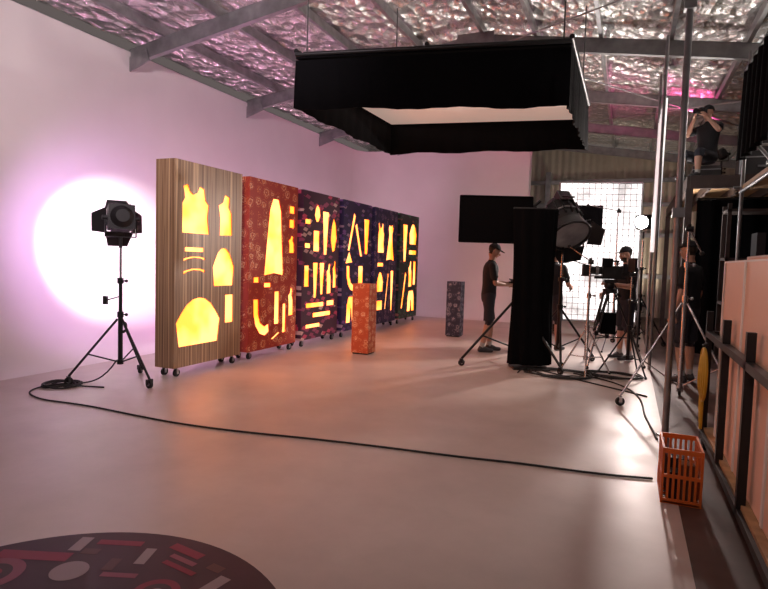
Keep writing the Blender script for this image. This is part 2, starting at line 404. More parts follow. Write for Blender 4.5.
# ------------------------------------------------------------ stands
def stand(q, h, R=.5, hc=.75, a0=0, castors=True, metal=BLACK, r=.017, legs=3, angs=None):
    f = .1 if castors else .015
    q.tube((0, 0, .22), (0, 0, hc+.05), r*1.5, metal); q.tube((0, 0, hc), (0, 0, hc+(h-hc)*.5), r*1.15, metal)
    q.tube((0, 0, hc+(h-hc)*.5), (0, 0, h), r*.8, CHROME)
    for z in (hc+.03, hc+(h-hc)*.5):
        q.tube((0, 0, z-.03), (0, 0, z+.03), r*2, metal); q.tube((0, 0, z), (.06, .02, z), .007, metal); q.ell((.065, .02, z), .018, metal)
    q.tube((0, 0, .2), (0, 0, .25), r*2, metal)
    for k in range(legs):
        a = angs[k] if angs else a0+2*math.pi*k/legs; d = V((math.cos(a), math.sin(a), 0))
        ft = d*R+V((0, 0, f)); tp = d*.03+V((0, 0, hc-.02))
        q.tube(tp, ft, r*.75, metal); md = tp.lerp(ft, .62); q.tube(d*.03+V((0, 0, .23)), md, r*.5, metal)
        if castors:
            q.tube(ft, ft-V((0, 0, .03)), .014, metal, seg=8)
            sd = V((-d.y, d.x, 0)); c = ft*1.0; c.z = .045
            q.tube(c-sd*.014, c+sd*.014, .045, RUBBER, seg=16); q.tube(c-sd*.018, c+sd*.018, .02, STEEL, seg=10)
            for s_ in (-1, 1): q.box(c+sd*.02*s_+V((0, 0, .025)), (.03, .03, .055), metal)
        else: q.ell(ft, .018, RUBBER)
def fresnel(q, c, aim, sz=.16, doors=True, lens=None):
    c = V(c); aim = V(aim).normalized(); R = aim.to_track_quat('Z', 'Y').to_matrix()
    def P(x, y, z): return c+R @ V((x, y, z))
    q.tube(P(0, 0, -.9*sz), P(0, 0, sz), sz, BLACK, seg=20); q.tube(P(0, 0, -1.35*sz), P(0, 0, -.9*sz), sz*.55, BLACK, r2=sz*.95, seg=20)
    q.box(P(0, 0, -.1*sz), (sz*1.5, sz*2.2, sz*1.5), BLACK, R)
    for k in range(5): q.box(P(0, 0, (-.8+.3*k)*sz), (sz*2.1, sz*2.1, .012), BLACK, R)
    q.tube(P(0, 0, sz), P(0, 0, sz*1.12), sz*1.12, BLACK, seg=20)
    q.tube(P(0, 0, sz*1.12), P(0, 0, sz*1.14), sz*.95, lens or BLACK, seg=20)
    if doors:
        for k in range(4):
            A = R @ RZ(k*math.pi/2)
            w = sz*1.15; l = sz*1.6
            pts = [(-w*.1, -w), (-w*.1, w), (l, w*.7), (l, -w*.7)]
            b0 = c+R @ V((0, 0, sz*1.15))+A @ V((sz*1.1, 0, 0))
            M = Matrix.Translation(b0) @ (A @ RY(-.9)).to_4x4()
            q.poly(pts, .005, BLACK, M)
def yoke(q, c, w, drop, rz=0):
    c = V(c); R = RZ(rz)
    for s_ in (-1, 1):
        q.box(c+R @ V((s_*w, 0, -drop/2)), (.01, .035, drop), BLACK, R); q.tube(c+R @ V((s_*(w-.03), 0, 0)), c+R @ V((s_*(w+.03), 0, 0)), .025, BLACK)
    q.box(c+V((0, 0, -drop)), (2*w, .035, .012), BLACK, R); q.tube(c+V((0, 0, -drop-.12)), c+V((0, 0, -drop)), .018, BLACK)

LENS = mat('hot_lens', (.9, .9, .9), .3, emis=(1, .95, 1), es=4)
fl = V((-5.1, 4.6, 0)); tgt = V((XL, 5.85, 1.5))
q = MB(); stand(q, 1.52, .5, .72, a0=math.radians(-128)); hc = V((0, 0, 1.80)); aim = (tgt-fl-hc).normalized()
fresnel(q, hc, aim, .125, True, LENS); yoke(q, hc, .155, .2, math.atan2(aim.y, aim.x)+math.pi/2)
q.tube((0, 0, .95), (-.16, -.05, .9), .006, BLACK); q.box((-.17, -.05, .9), (.05, .03, .09), BLACK)
for k in range(3): q.torus((0.03, 0.01, .62-.01*k), .05, .007, RUBBER, RX(1.4))
o = q.done('fresnel_light_on_stand', fl)
lp = fl+hc+aim*.2
lamp('fresnel_spot', 'SPOT', lp, tgt, 420, (1, .95, .95), o, spot_size=math.radians(60), spot_blend=.55, shadow_soft_size=.05)
lamp('fresnel_spill', 'SPOT', lp, tgt, 150, (.80, .42, 1), o, spot_size=math.radians(110), spot_blend=1, shadow_soft_size=.05)

# overhead softbox
def softbox():
    zt = 3.5; NL, NR, FR, FL = (-3.33, 5.25), (-.60, 5.76), (-.60, 8.2), (-3.28, 7.75)
    q = MB()
    def lp(a, b, t): return (a[0]+(b[0]-a[0])*t, a[1]+(b[1]-a[1])*t)
    def skirt(a, b, za, zc):
        a = V((*a, 0)); b = V((*b, 0)); n = 40; d = (b-a); nr = V((-d.y, d.x, 0)).normalized(); lo = []; hi = []
        for i in range(n+1):
            p = a+d*i/n; w = .012*math.sin(i*1.7)+.008*math.sin(i*.6)
            hi.append(V((p.x, p.y, zt))); lo.append(V((p.x+nr.x*w, p.y+nr.y*w, za+(zc-za)*i/n+.012*math.sin(i*.45+a.x))))
        hi2 = [p+nr*.012 for p in hi]; lo2 = [p+nr*.012 for p in lo]; m = n+1
        q.add(hi+lo+hi2+lo2, [(i, i+1, m+i+1, m+i) for i in range(n)]+[(2*m+i, 3*m+i, 3*m+i+1, 2*m+i+1) for i in range(n)]+[(m+i, m+i+1, 3*m+i+1, 3*m+i) for i in range(n)], FABRIC, True)
    skirt(NL, NR, 3.0, 2.94); skirt(NR, FR, 2.94, 3.0); skirt(FR, FL, 3.0, 2.98); skirt(FL, NL, 2.98, 3.0)
    q.poly([NL, NR, FR, FL], .02, FABRIC, Matrix.Translation((0, 0, zt+.02)))
    for t in (0, .5, 1):
        a = lp(NL, FL, t); b = lp(NR, FR, t); q.tube((*a, zt+.06), (*b, zt+.06), .025, BLACK)
        a = lp(NL, NR, t); b = lp(FL, FR, t); q.tube((*a, zt+.1), (*b, zt+.1), .025, BLACK)
    DIFF = mat('diffusion_cloth', (.8, .75, .72), .8, emis=(1, .72, .60), es=.3)
    cx = (NL[0]+NR[0]+FR[0]+FL[0])/4; cy = (NL[1]+NR[1]+FR[1]+FL[1])/4
    ins = [(cx+(x-cx)*.985, cy+(y-cy)*.985) for x, y in (NL, NR, FR, FL)]
    q.poly(ins, .01, DIFF, Matrix.Translation((0, 0, zt-.10)))
    ROPE = mat('rope', (.1, .1, .1), .8)
    for x, y in [(cx+(x-cx)*.94, cy+(y-cy)*.94) for x, y in (NL, NR, FR, FL)]: q.tube((x, y, zt+.08), (x, y, roofz(x)+.03), .008, ROPE, seg=6)
    o = q.done('overhead_softbox')
    lamp('softbox_lamp', 'AREA', (cx, cy, zt-.12), (cx, cy, 0), 22, (1, .72, .58), o, shape='RECTANGLE', size=2.5, size_y=2.0)
softbox()

# ------------------------------------------------------------ people
def seg_d(p, a, b):
    ab = b-a; t = max(0, min(1, (p-a).dot(ab)/max(ab.length_squared, 1e-9))); return (p-(a+ab*t)).length, t
def hand(hb, w, d, n, side, curl=.5):
    d = V(d).normalized(); n = (V(n)-d*V(n).dot(d)).normalized(); s = d.cross(n)*side
    for k, (off, ln) in enumerate(((.03, .072), (.011, .082), (-.009, .076), (-.028, .06))):
        base = w+d*.085+s*off
        hb.cap(w+d*.005+s*off*.6, base, .015, SKIN, .0125)
        p = base; a = .15
        for j, fr in enumerate((.45, .32, .25)):
            a += curl*(.7+.1*k); dd = d*math.cos(a)+n*math.sin(a); p2 = p+dd*ln*fr
            hb.cap(p, p2, .0095-.0008*j, SKIN, .0088-.0008*j); p = p2
    p = w+d*.025+s*.024; p2 = p+(d*.6+s*.75+n*.25).normalized()*.04; hb.cap(p, p2, .014, SKIN, .011)
    p3 = p2+(d*.8+s*.2+n*.5).normalized()*.03; hb.cap(p2, p3, .011, SKIN, .0095); p4 = p3+(d*.8-s*.1+n*.6).normalized()*.024; hb.cap(p3, p4, .0095, SKIN, .008)
def person(name, loc, rz, arms, legs=None, hipz=.93, lean=0, look=0, turn=0, cap=True, capc=None, shirt=SHIRT, shorts=SHORTS, scale=1, beard=False, extra=None, long=False):
    dz = hipz-.93
    def U(x, y, z):
        h = z-.93; return V((x, y+math.sin(lean)*h, .93+h*math.cos(lean)+dz))
    prims = []; b = MB()
    def cp(a, c, r1, r2, m, flat=False):
        (b.tube if flat else b.cap)(a, c, r1, SKIN, r2); prims.append((V(a), V(c), r1, r2, m))
    rings = [(.80, .12, .09), (.86, .158, .112), (.93, .168, .118), (1.0, .16, .113), (1.1, .157, .11), (1.2, .168, .116), (1.31, .187, .12), (1.38, .19, .112), (1.43, .155, .092), (1.465, .09, .07)]
    vs = []; n = 20
    for z, rx, ry in rings:
        for i in range(n):
            t = 2*math.pi*i/n; c_, s_ = math.cos(t), math.sin(t)
            vs.append(U(rx*math.copysign(abs(c_)**.85, c_), ry*math.copysign(abs(s_)**.85, s_), z))
    fs = [(j*n+i, j*n+(i+1) % n, (j+1)*n+(i+1) % n, (j+1)*n+i) for j in range(len(rings)-1) for i in range(n)]
    fs += [tuple(reversed(range(n))), tuple(range((len(rings)-1)*n, len(rings)*n))]
    b.add(vs, fs, SKIN)
    prims.append((U(0, 0, 1.02), U(0, 0, 1.33), .16, .17, shirt)); prims.append((U(0, 0, .84), U(0, 0, .86), .15, .15, shorts))
    cp(U(0, -.01, 1.42), U(0, .02, 1.54), .058, .052, SKIN)
    prims.append((U(-.1, -.01, 1.41), U(.1, -.01, 1.41), .06, .06, shirt))
    if legs is None: legs = [((-.11, .03, .5), (-.12, -.02, .09), 0), ((.11, .01, .5), (.13, .0, .09), 0)]
    hb = MB()
    for sgn, (kn, an, ta) in zip((-1, 1), legs):
        hip = V((sgn*.085, 0, .90+dz)); kn = V(kn); an = V(an)
        cp(hip, hip.lerp(kn, .55), .098, .082, shorts)
        if long:
            cp(hip.lerp(kn, .5), kn, .085, .068, shorts); cp(kn, an+V((0, 0, .02)), .068, .052, shorts)
        else:
            cp(hip.lerp(kn, .5), hip.lerp(kn, .97), .086, .088, shorts, True)
            cp(hip.lerp(kn, .7), kn, .062, .054, SKIN); cp(kn, kn.lerp(an, .35), .053, .056, SKIN); cp(kn.lerp(an, .35), an, .056, .036, SKIN)
            cp(kn.lerp(an, .85), an, .042, .042, SOCK)
        f = V((math.sin(ta), math.cos(ta), 0)); hl = an-f*.03+V((0, 0, -.045)); to = an+f*.165+V((0, 0, -.055))
        cp(an, hl, .042, .042, SHOE); cp(hl, to, .042, .033, SHOE); cp(an+V((0, 0, -.01)), an+f*.08+V((0, 0, -.04)), .04, .038, SHOE)
    for sgn, (el, wr, nrm, curl) in zip((-1, 1), arms):
        sh = U(sgn*.185, -.005, 1.395); el = V(el)+V((0, 0, dz)); wr = V(wr)+V((0, 0, dz))
        cp(U(sgn*.14, 0, 1.39), sh, .062, .062, shirt); cp(sh, sh.lerp(el, .35), .06, .056, shirt)
        cp(sh.lerp(el, .3), sh.lerp(el, .68), .06, .064, shirt, True)
        cp(sh.lerp(el, .5), el, .047, .040, SKIN); cp(el, el.lerp(wr, .3), .040, .041, SKIN); cp(el.lerp(wr, .3), wr, .041, .027, SKIN)
        hand(hb, wr+(wr-el).normalized()*.01, (wr-el), nrm, -sgn, curl)
    me = remesh(b, .0125, 4)
    out = MB()
    def pick(p):
        c = p.center; best = 9; bm = SKIN
        for a, d, r1, r2, m in prims:
            ds, t = seg_d(c, a, d); ds -= r1+(r2-r1)*t
            if ds < best: best = ds; bm = m
        return bm
    out.mesh(me, pick)
    hd = MB(); c = U(0, .035, 1.635); R = RZ(turn) @ RX(-look)
    def H(x, y, z): return c+R @ V((x, y, z))
    hd.ell(H(0, -.01, .03), (.076, .094, .088), SKIN, R); hd.ell(H(0, .02, -.03), (.062, .074, .082), SKIN, R); hd.ell(H(0, .045, -.078), (.034, .036, .028), SKIN, R)
    hd.cap(H(0, .09, .0), H(0, .108, -.028), .009, SKIN, .013); hd.cap(H(-.035, .078, .022), H(.035, .078, .022), .011, SKIN)
    hd.cap(H(-.012, .088, -.055), H(.012, .088, -.055), .008, SKIN)
    for s_ in (-1, 1): hd.ell(H(s_*.077, -.005, -.008), (.01, .02, .03), SKIN, R); hd.ell(H(s_*.045, .06, -.02), .02, SKIN, R)
    hd.cap(U(0, .02, 1.52), H(0, -.02, -.05), .052, SKIN, .055)
    o_ = len(hd.v); hd.v += hb.v
    for f, mm in zip(hb.f, hb.m): hd.f.append([o_+k for k in f]); hd.m.append(0); hd.sm.append(True)
    me2 = remesh(hd, .0055, 2)
    Ri = R.inverted()
    def pick2(p):
        l = Ri @ (p.center-c)
        if l.length < .16:
            if beard and l.y > .02 and -.12 < l.z < -.04 and not (abs(l.x) < .02 and -.062 < l.z < -.048): return HAIR
            if l.z > .045-max(0, -l.y)*1.3 and not (l.y > .07 and l.z < .07): return HAIR
            if l.y < -.03 and l.z > -.06 and abs(l.x) < .085: return HAIR
        return SKIN
    out.mesh(me2, pick2)
    for s_ in (-1, 1):
        out.ell(H(s_*.031, .082, 0), (.013, .009, .008), EYEW, R, 10, 8); out.ell(H(s_*.031, .0895, 0), .0042, HAIR, None, 8, 6)
    out.ell(H(0, .094, -.055), (.022, .005, .006), LIP, R, 10, 6)
    if cap:
        cm = capc or SHIRT
        out.ell(H(0, -.008, .04), (.084, .102, .09), cm, R, 20, 12, cut=0)
        pts = [(-.07, 0)]+[(.075*math.cos(a), .03+.07*math.sin(a)) for a in [math.pi-math.pi*i/10 for i in range(11)]]+[(.07, 0)]
        M = Matrix.Translation(H(0, .07, .045)) @ (R @ RX(-.15)).to_4x4(); out.poly(pts, .006, cm, M); out.ell(H(0, -.008, .132), .008, cm)
    else: out.ell(H(0, -.016, .045), (.084, .1, .086), HAIR, R, 18, 12, cut=.0)
    if extra: extra(out, dz)
    out.v = [v*scale for v in out.v]
    return out.done(name, loc, rz)

def slate(q, dz):
    q.box((.0, .40, 1.14), (.22, .012, .16), BLACK, RX(.8)); q.box((.0, .36, 1.13), (.1, .06, .05), BLACK)
person('crew_member', (-2.06, 9.15, 0), math.radians(-67), [((-.24, .06, 1.12), (-.10, .30, 1.12), (.6, 0, .5), .7), ((.24, .06, 1.12), (.10, .30, 1.10), (-.6, 0, .5), .7)],
       look=.35, lean=.04, extra=slate, legs=[((-.10, .06, .5), (-.11, .06, .09), .1), ((.10, -.0, .5), (.12, -.1, .09), -.1)])
person('crew_member', (.0, 9.6, 0), math.radians(120), [((-.25, .10, 1.14), (-.16, .34, 1.18), (1, 0, -.2), .5), ((.25, .05, 1.12), (.2, .26, 1.02), (-1, 0, -.2), .5)],
       look=.15, beard=True, lean=.03)
person('crew_member', (.72, 8.1, 0), math.radians(60), [((-.25, -.02, 1.11), (-.25, .06, .86), (1, 0, 0), .5), ((.26, .0, 1.1), (.24, .08, .86), (-1, 0, 0), .4)], scale=1.02)
person('crew_member', (-1.15, 10.0, 0), math.radians(-30), [((-.25, .0, 1.11), (-.24, .08, .85), (1, 0, 0), .4), ((.25, .06, 1.12), (.16, .26, 1.08), (-1, 0, 0), .5)], cap=False, look=.3)

# ------------------------------------------------------------ big rolling stand with softbox
q = MB(); stand(q, 2.0, .88, .95, r=.024, angs=[math.radians(-135), math.radians(-38), math.radians(92)])
LX = RZ(math.radians(20))
c = V((-.36, -.12, 2.05)); w, h = .50, .32
A = [c+LX @ V((x*w, -.2, z*h)) for x, z in ((-1, -1), (1, -1), (1, 1), (-1, 1))]; B = [c+LX @ V((x*w*.93, .2, z*h*.8)) for x, z in ((-1, -1), (1, -1), (1, 1), (-1, 1))]
q.add(A+B, [(0, 1, 2, 3), (7, 6, 5, 4), (0, 4, 5, 1), (1, 5, 6, 2), (2, 6, 7, 3), (3, 7, 4, 0)], FABRIC)
for i in range(4): q.tube(A[i], A[(i+1) % 4], .012, FABRIC); q.tube(A[i], B[i], .01, FABRIC)
q.tube((0, 0, 1.95), c+V((.2, .1, -.1)), .03, BLACK); q.box((0, .05, 2.1), (.2, .25, .25), BLACK); q.tube((0, .05, 2.1), (.25, .1, 2.35), .02, BLACK)
q.done('softbox_on_rolling_stand', (-1.45, 8.3, 0))

# black drape on a stand
q = MB(); n = 60; m = 14; vs = []
for j in range(m+1):
    for i in range(n+1):
        t = 2*math.pi*i/n; z = .06+2.12*j/m; k = 1-.10*math.sin(j/m*math.pi)
        r = (1+.10*math.sin(t*9+j*.15)+.04*math.sin(t*4))*k
        vs.append((.29*r*math.cos(t), .13*r*math.sin(t), z))
q.add(vs, [(j*(n+1)+i, j*(n+1)+i+1, (j+1)*(n+1)+i+1, (j+1)*(n+1)+i) for j in range(m) for i in range(n)], FABRIC, True)
q.poly([(.28*math.cos(t*.314), .12*math.sin(t*.314)) for t in range(20)], .01, FABRIC, Matrix.Translation((0, 0, 2.16)))
q.tube((-.3, 0, 2.19), (.3, 0, 2.19), .02, BLACK); q.tube((0, 0, .05), (0, 0, 2.22), .016, BLACK)
q.box((0, 0, .012), (.5, .34, .024), BLACK)
q.done('black_drape_on_stand', (-1.20, 8.0, 0), math.radians(23))

# large lamp head on stand
def biglamp():
    q = MB(); stand(q, 1.66, .6, .8, a0=math.radians(40), r=.022)
    c = V((0, 0, 2.08)); aim = V((.30, -.42, -.55)).normalized()
    R = aim.to_track_quat('Z', 'Y').to_matrix()
    def P(x, y, z): return c+R @ V((x, y, z))
    q.tube(P(0, 0, -.24), P(0, 0, .12), .24, BLACK, seg=28); q.tube(P(0, 0, -.40), P(0, 0, -.24), .13, BLACK, r2=.23, seg=28)
    q.tube(P(0, 0, .12), P(0, 0, .28), .25, BLACK, r2=.28, seg=28); q.tube(P(0, 0, .281), P(0, 0, .285), .26, STEEL, seg=28)
    for k in range(16):
        a = k*math.pi/8; A = R @ RZ(a); q.box(c+A @ V((.255, 0, -.08)), (.04, .012, .28), BLACK, A)
    q.torus(P(0, 0, .3), .28, .018, BLACK, R); q.torus(P(0, 0, -.05), .25, .014, STEEL, R)
    q.box(P(0, .2, -.28), (.2, .12, .2), BLACK, R); q.tube(P(-.1, .3, -.2), P(.1, .3, -.2), .014, BLACK)
    for k in range(4):
        A = R @ RZ(k*math.pi/2+.3); M = Matrix.Translation(c+R @ V((0, 0, .3))+A @ V((.27, 0, 0))) @ (A @ RY(-.75)).to_4x4()
        q.poly([(0, -.24), (0, .24), (.2, .16), (.2, -.16)], .005, BLACK, M)
    yoke(q, c, .33, .36, math.atan2(aim.y, aim.x)+math.pi/2)
    q.done('studio_lamp_on_stand', (-.90, 8.75, 0))
biglamp()

# film camera on tripod
q = MB()
for k in range(3):
    a = math.radians(-95+120*k); d = V((math.cos(a), math.sin(a), 0)); s_ = V((-d.y, d.x, 0))
    tp = d*.07+V((0, 0, 1.08)); ft = d*.52+V((0, 0, .02)); md = tp.lerp(ft, .55)
    for e in (-1, 1): q.tube(tp+s_*.035*e, md+s_*.022*e, .012, BLACK)
    q.tube(md-(ft-tp)*.1, ft, .014, CHROME); q.box(md, (.07, .05, .06), BLACK); q.ell(ft, .022, RUBBER); q.tube((0, 0, .42), tp.lerp(ft, .62), .009, BLACK)
q.tube((0, 0, .4), (0, 0, .46), .03, BLACK); q.tube((0, 0, 1.06), (0, 0, 1.12), .09, BLACK, seg=20); q.ell((0, 0, 1.17), .075, BLACK); q.box((0, 0, 1.23), (.14, .16, .05), BLACK)
q.tube((0, 0, 1.18), (.35, -.2, 1.0), .01, BLACK); q.tube((.29, -.165, 1.03), (.35, -.2, 1.0), .018, RUBBER)
q.box((0, .0, 1.275), (.1, .42, .03), BLACK); q.box((0, -.02, 1.37), (.14, .26, .16), BLACK); q.box((.0, -.2, 1.37), (.11, .09, .13), BLACK)
q.tube((0, .1, 1.38), (0, .30, 1.38), .055, BLACK, r2=.06, seg=20); q.tube((0, .16, 1.38), (0, .2, 1.38), .066, STEEL, seg=24)
q.box((0, .34, 1.38), (.2, .08, .16), BLACK); q.poly([(-.12, 0), (.12, 0), (.15, .14), (-.15, .14)], .006, BLACK, Matrix.Translation((0, .36, 1.46)) @ Matrix.Rotation(.3, 4, 'X'))
for x in (-.03, .03): q.tube((x, -.15, 1.295), (x, .4, 1.295), .008, CHROME)
q.tube((0, -.12, 1.52), (0, .1, 1.52), .014, RUBBER); q.tube((0, .08, 1.44), (0, .08, 1.52), .01, BLACK); q.tube((0, -.1, 1.44), (0, -.1, 1.52), .01, BLACK)
q.box((-.14, .06, 1.5), (.02, .17, .11), BLACK, RZ(.5)); q.tube((-.05, .05, 1.45), (-.14, .06, 1.47), .008, BLACK); q.tube((.07, -.05, 1.42), (.12, -.22, 1.43), .022, BLACK)
q.box((-.1, -.18, 1.42), (.05, .05, .13), BLACK)
q.box((0, 0, .62), (.2, .2, .3), FABRIC); q.tube((0, 0, .77), (0, 0, 1.1), .01, BLACK)
q.torus((.1, -.05, 1.05), .14, .008, RUBBER, RX(1.57) @ RY(.4)); q.torus((-.05, -.1, .95), .18, .008, RUBBER, RX(1.57) @ RY(-.3))
q.done('film_camera_on_tripod', (-.24, 8.86, 0), math.radians(100))

def cstand(loc, h, arm, head, a0=0, R=.42, metal=CHROME, castors=False, hc=.6):
    q = MB(); stand(q, h, R, hc, a0, castors, metal, .015)
    q.tube((0, 0, h), (0, 0, h+.04), .02, BLACK); q.tube((-.03, 0, h-.01), (.04, 0, h-.01), .03, BLACK)
    if arm: q.tube((0, 0, h), arm, .008, CHROME, seg=8); q.ell(arm, .025, BLACK)
    if head: q.box(V(arm or (0, 0, h))+V(head[0]), head[1], head[2], RZ(head[3]))
    return q.done('light_stand', loc)
cstand((.55, 6.6, 0), 1.85, (.15, .2, 1.6), None, a0=math.radians(-155), R=.62, metal=CHROME, castors=True, hc=1.1)
cstand((-.46, 7.95, 0), 1.5, (-.3, .3, 1.7), None, a0=.6, R=.36)
cstand((.05, 8.3, 0), 1.35, None, ((0, 0, .12), (.26, .03, .18), BLACK, 1.9), a0=1.2, R=.36, metal=BLACK)
cstand((-.2, 10.6, 0), 2.4, (-.5, 0, 2.5), ((0, 0, -.25), (.5, .02, .5), FABRIC, .2), a0=.2, R=.45)

# ------------------------------------------------------------ lattice bounce light
def lattice():
    m, nt, b = newmat('silver_lattice_glow')
    tc = nt.nodes.new('ShaderNodeTexCoord'); n = nt.nodes.new('ShaderNodeTexNoise'); n.inputs['Scale'].default_value = 1.6; n.inputs['Detail'].default_value = 7
    nt.links.new(tc.outputs['Object'], n.inputs['Vector'])
    mr = nt.nodes.new('ShaderNodeMapRange'); mr.inputs['From Min'].default_value = .36; mr.inputs['From Max'].default_value = .62; mr.inputs['To Min'].default_value = .6; mr.inputs['To Max'].default_value = 2.4
    nt.links.new(n.outputs['Fac'], mr.inputs['Value']); nt.links.new(mr.outputs['Result'], b.inputs['Emission Strength'])
    b.inputs['Emission Color'].default_value = (1, .94, .93, 1); b.inputs['Base Color'].default_value = (.7, .7, .7, 1)
    GR = mat('lattice_webbing', (.50, .47, .47), .5, emis=(1, .94, .93), es=.12)
    q = MB(); W, H = 1.62, 2.85
    q.box((0, 0, H/2), (W, .02, H), m)
    for i in range(15):
        x = -W/2+W*i/14; q.box((x, -.025, H/2), (.009, .03, H), GR, None)
    for j in range(25): q.box((0, -.025, H*j/24), (W, .03, .011), GR)
    for x in (-W/2, W/2): q.tube((x, 0, -.2), (x, 0, H), .022, STEEL)
    for x in (-W/2, W/2): q.tube((x, -.35, -.28), (x, .35, -.28), .025, BLACK); q.tube((x, .3, -.28), (x, 0, .9), .015, BLACK); q.tube((x, 0, -.3), (x, 0, -.1), .025, BLACK)
    for z in (0, H): q.tube((-W/2, 0, z), (W/2, 0, z), .022, STEEL)
    q.done('led_grid_light_panel', (-.60, 12.6, .31), math.radians(14))
lattice()
q = MB(); stand(q, 1.95, .5, .9, a0=.5, r=.02); HOT = mat('hot_lamp', (1, 1, 1), .3, emis=(1, .95, .9), es=60)
aim = V((-.35, -1, -.12)).normalized(); fresnel(q, (0, 0, 2.27), aim, .12, False, HOT); yoke(q, (0, 0, 2.27), .15, .18, 0)
o = q.done('fresnel_light_on_stand', (.22, 11.4, 0))
lamp('back_fresnel_spot', 'SPOT', V((.22, 11.4, 2.27))+aim*.19, (-2, 6, 0), 520, (1, .84, .78), o, spot_size=1.9, spot_blend=.8, shadow_soft_size=.1)
WC = mat('self_lit_white', (.85, .83, .82), .8, emis=(1, .95, .95), es=.7)  # emission stands in for light falling on the curtain cloth
q = MB(); n = 30; vs = []
for j in range(9):
    for i in range(n+1):
        vs.append((.03*math.sin(i*1.1)+.02*j/8, 1.6*i/n, 1.7+2.1*j/8))
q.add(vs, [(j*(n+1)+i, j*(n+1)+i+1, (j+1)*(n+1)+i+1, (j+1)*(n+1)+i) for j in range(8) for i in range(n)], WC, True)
q.tube((0, -.1, 3.8), (0, 1.7, 3.8), .02, STEEL)
for y in (-.05, 1.65): q.tube((0, y, 0), (0, y, 4.62), .022, STEEL)
q.done('diffusion_curtain_frame', (.34, 8.9, 0))

# ------------------------------------------------------------ mezzanine
RUST = mat('dark_steel', (.07, .045, .04), .6, .4, .3, 5)
q = MB()
q.box((2.8, 12.9, 2.86), (3.95, 5.4, .05), TIMBER)
q.box((2.8, 10.2, 2.8), (3.95, .08, .2), RUST); q.box((.82, 12.9, 2.8), (.08, 5.4, .2), RUST)
for k in range(9): q.box((1.1+k*.45, 12.9, 2.76), (.05, 5.3, .14), RUST)
for x, y in ((.82, 10.22), (4.6, 10.22), (.82, 15.5), (4.6, 15.5), (2.7, 10.22)): q.box((x, y, 1.35), (.1, .1, 2.7), RUST)
q.done('mezzanine_platform')
q = MB()
for x in (1.5, 2.1, 2.7, 3.3, 3.9, 4.5): q.tube((x, 10.25, 2.902), (x, 10.25, 3.85), .02, STEEL)
for z in (3.35, 3.85): q.tube((1.5, 10.25, z), (4.5, 10.25, z), .02, STEEL)
q.done('mezzanine_guardrail')
GR2 = mat('dark_case', (.03, .027, .03), .5); KH = mat('cardboard', (.22, .13, .08), .8)
q = MB()
for (x, y, w, d, h, mm) in ((1.9, 11.2, .6, .5, .5, GR2), (2.5, 11.3, .5, .5, .8, KH), (3.2, 11.2, .7, .5, .6, GR2), (3.9, 11.3, .5, .5, .9, KH), (2.2, 11.8, .4, .4, 1.1, GR2)):
    q.box((x, y, 2.89+h/2), (w, d, h), mm); q.box((x, y, 2.89+h*.8), (w+.01, d+.01, .02), STEEL); q.box((x, y-d/2-.01, 2.89+h*.5), (.12, .02, .03), STEEL)
q.done('equipment_cases')
q = MB(); q.box((1.1, 10.95, 3.02), (.4, .3, .26), GR2); q.box((1.1, 10.95, 3.09), (.41, .31, .015), STEEL); q.done('seat_case')
def photocam(q, dz):
    z = 1.62+dz
    q.box((0, .20, z), (.15, .07, .1), BLACK); q.box((0, .2, z+.06), (.06, .06, .035), BLACK); q.tube((0, .23, z), (0, .36, z), .038, BLACK, r2=.042, seg=16)
person('photographer', (1.1, 10.88, 2.895), math.radians(140), [((-.27, .14, 1.3), (-.11, .22, 1.53), (1, 0, .1), .7), ((.27, .14, 1.3), (.11, .22, 1.53), (-1, 0, .1), .7)],
       hipz=.42, legs=[((-.14, .42, .42), (-.13, .40, .09), 0), ((.14, .42, .42), (.13, .40, .09), 0)], extra=photocam)
def curtain(name, p0, p1, z0, z1, m, amp=.05):
    q = MB(); p0 = V((*p0, 0)); p1 = V((*p1, 0)); d = p1-p0; L = d.length; nr = V((-d.y, d.x, 0))/L; n = int(L/.035); vs = []
    for j in range(7):
        for i in range(n+1):
            pt = p0+d*i/n+nr*amp*math.sin(i*.75)*(1-.5*j/6); vs.append((pt.x, pt.y, z0+(z1-z0)*j/6))
    q.add(vs, [(j*(n+1)+i, j*(n+1)+i+1, (j+1)*(n+1)+i+1, (j+1)*(n+1)+i) for j in range(6) for i in range(n)], m, True)
    q.tube((p0.x, p0.y, z1+.02), (p1.x, p1.y, z1+.02), .02, BLACK); return q.done(name)
curtain('added_dark_curtain', (1.0, 10.9), (4.5, 10.9), .02, 2.6, FABRIC)  # black sheet added to stand in for the darkness under the mezzanine
curtain('added_dark_curtain', (1.26, 7.1), (1.26, 8.7), 2.85, 3.98, FABRIC)  # added black cloth standing in for the dark mass by the scaffold
q = MB()
for x in (1.3, 2.3, 3.3):
    for y in (10.05, 9.55): q.box((x, y, 1.2), (.05, .05, 2.4), RUST)
for z in (.3, .95, 1.6, 2.3): q.box((2.3, 9.8, z), (2.05, .55, .04), RUST)
for k in range(14):
    z = (.32, .97, 1.62)[k % 3]; h = .25+.3*random.random(); q.box((1.45+.13*k, 9.75, z+h/2), (.11, .4, h), random.choice((GR2, KH, GR2, RUST)))
q.done('storage_shelving')
q = MB(); q.tube((0, 0, 0), (0, 0, roofz(.36)+.03), .027, STEEL); q.tube((0, 0, 0), (0, 0, .012), .07, STEEL)
for z in (1.9, 3.6): q.box((0, 0, z), (.09, .09, .08), STEEL)
q.done('steel_pole', (.36, 5.4, 0))
q = MB()
for x, y in ((1.35, 7.0), (1.35, 9.0), (2.4, 7.0), (2.4, 9.0)): q.tube((x, y, 0), (x, y, 4.35), .024, STEEL)
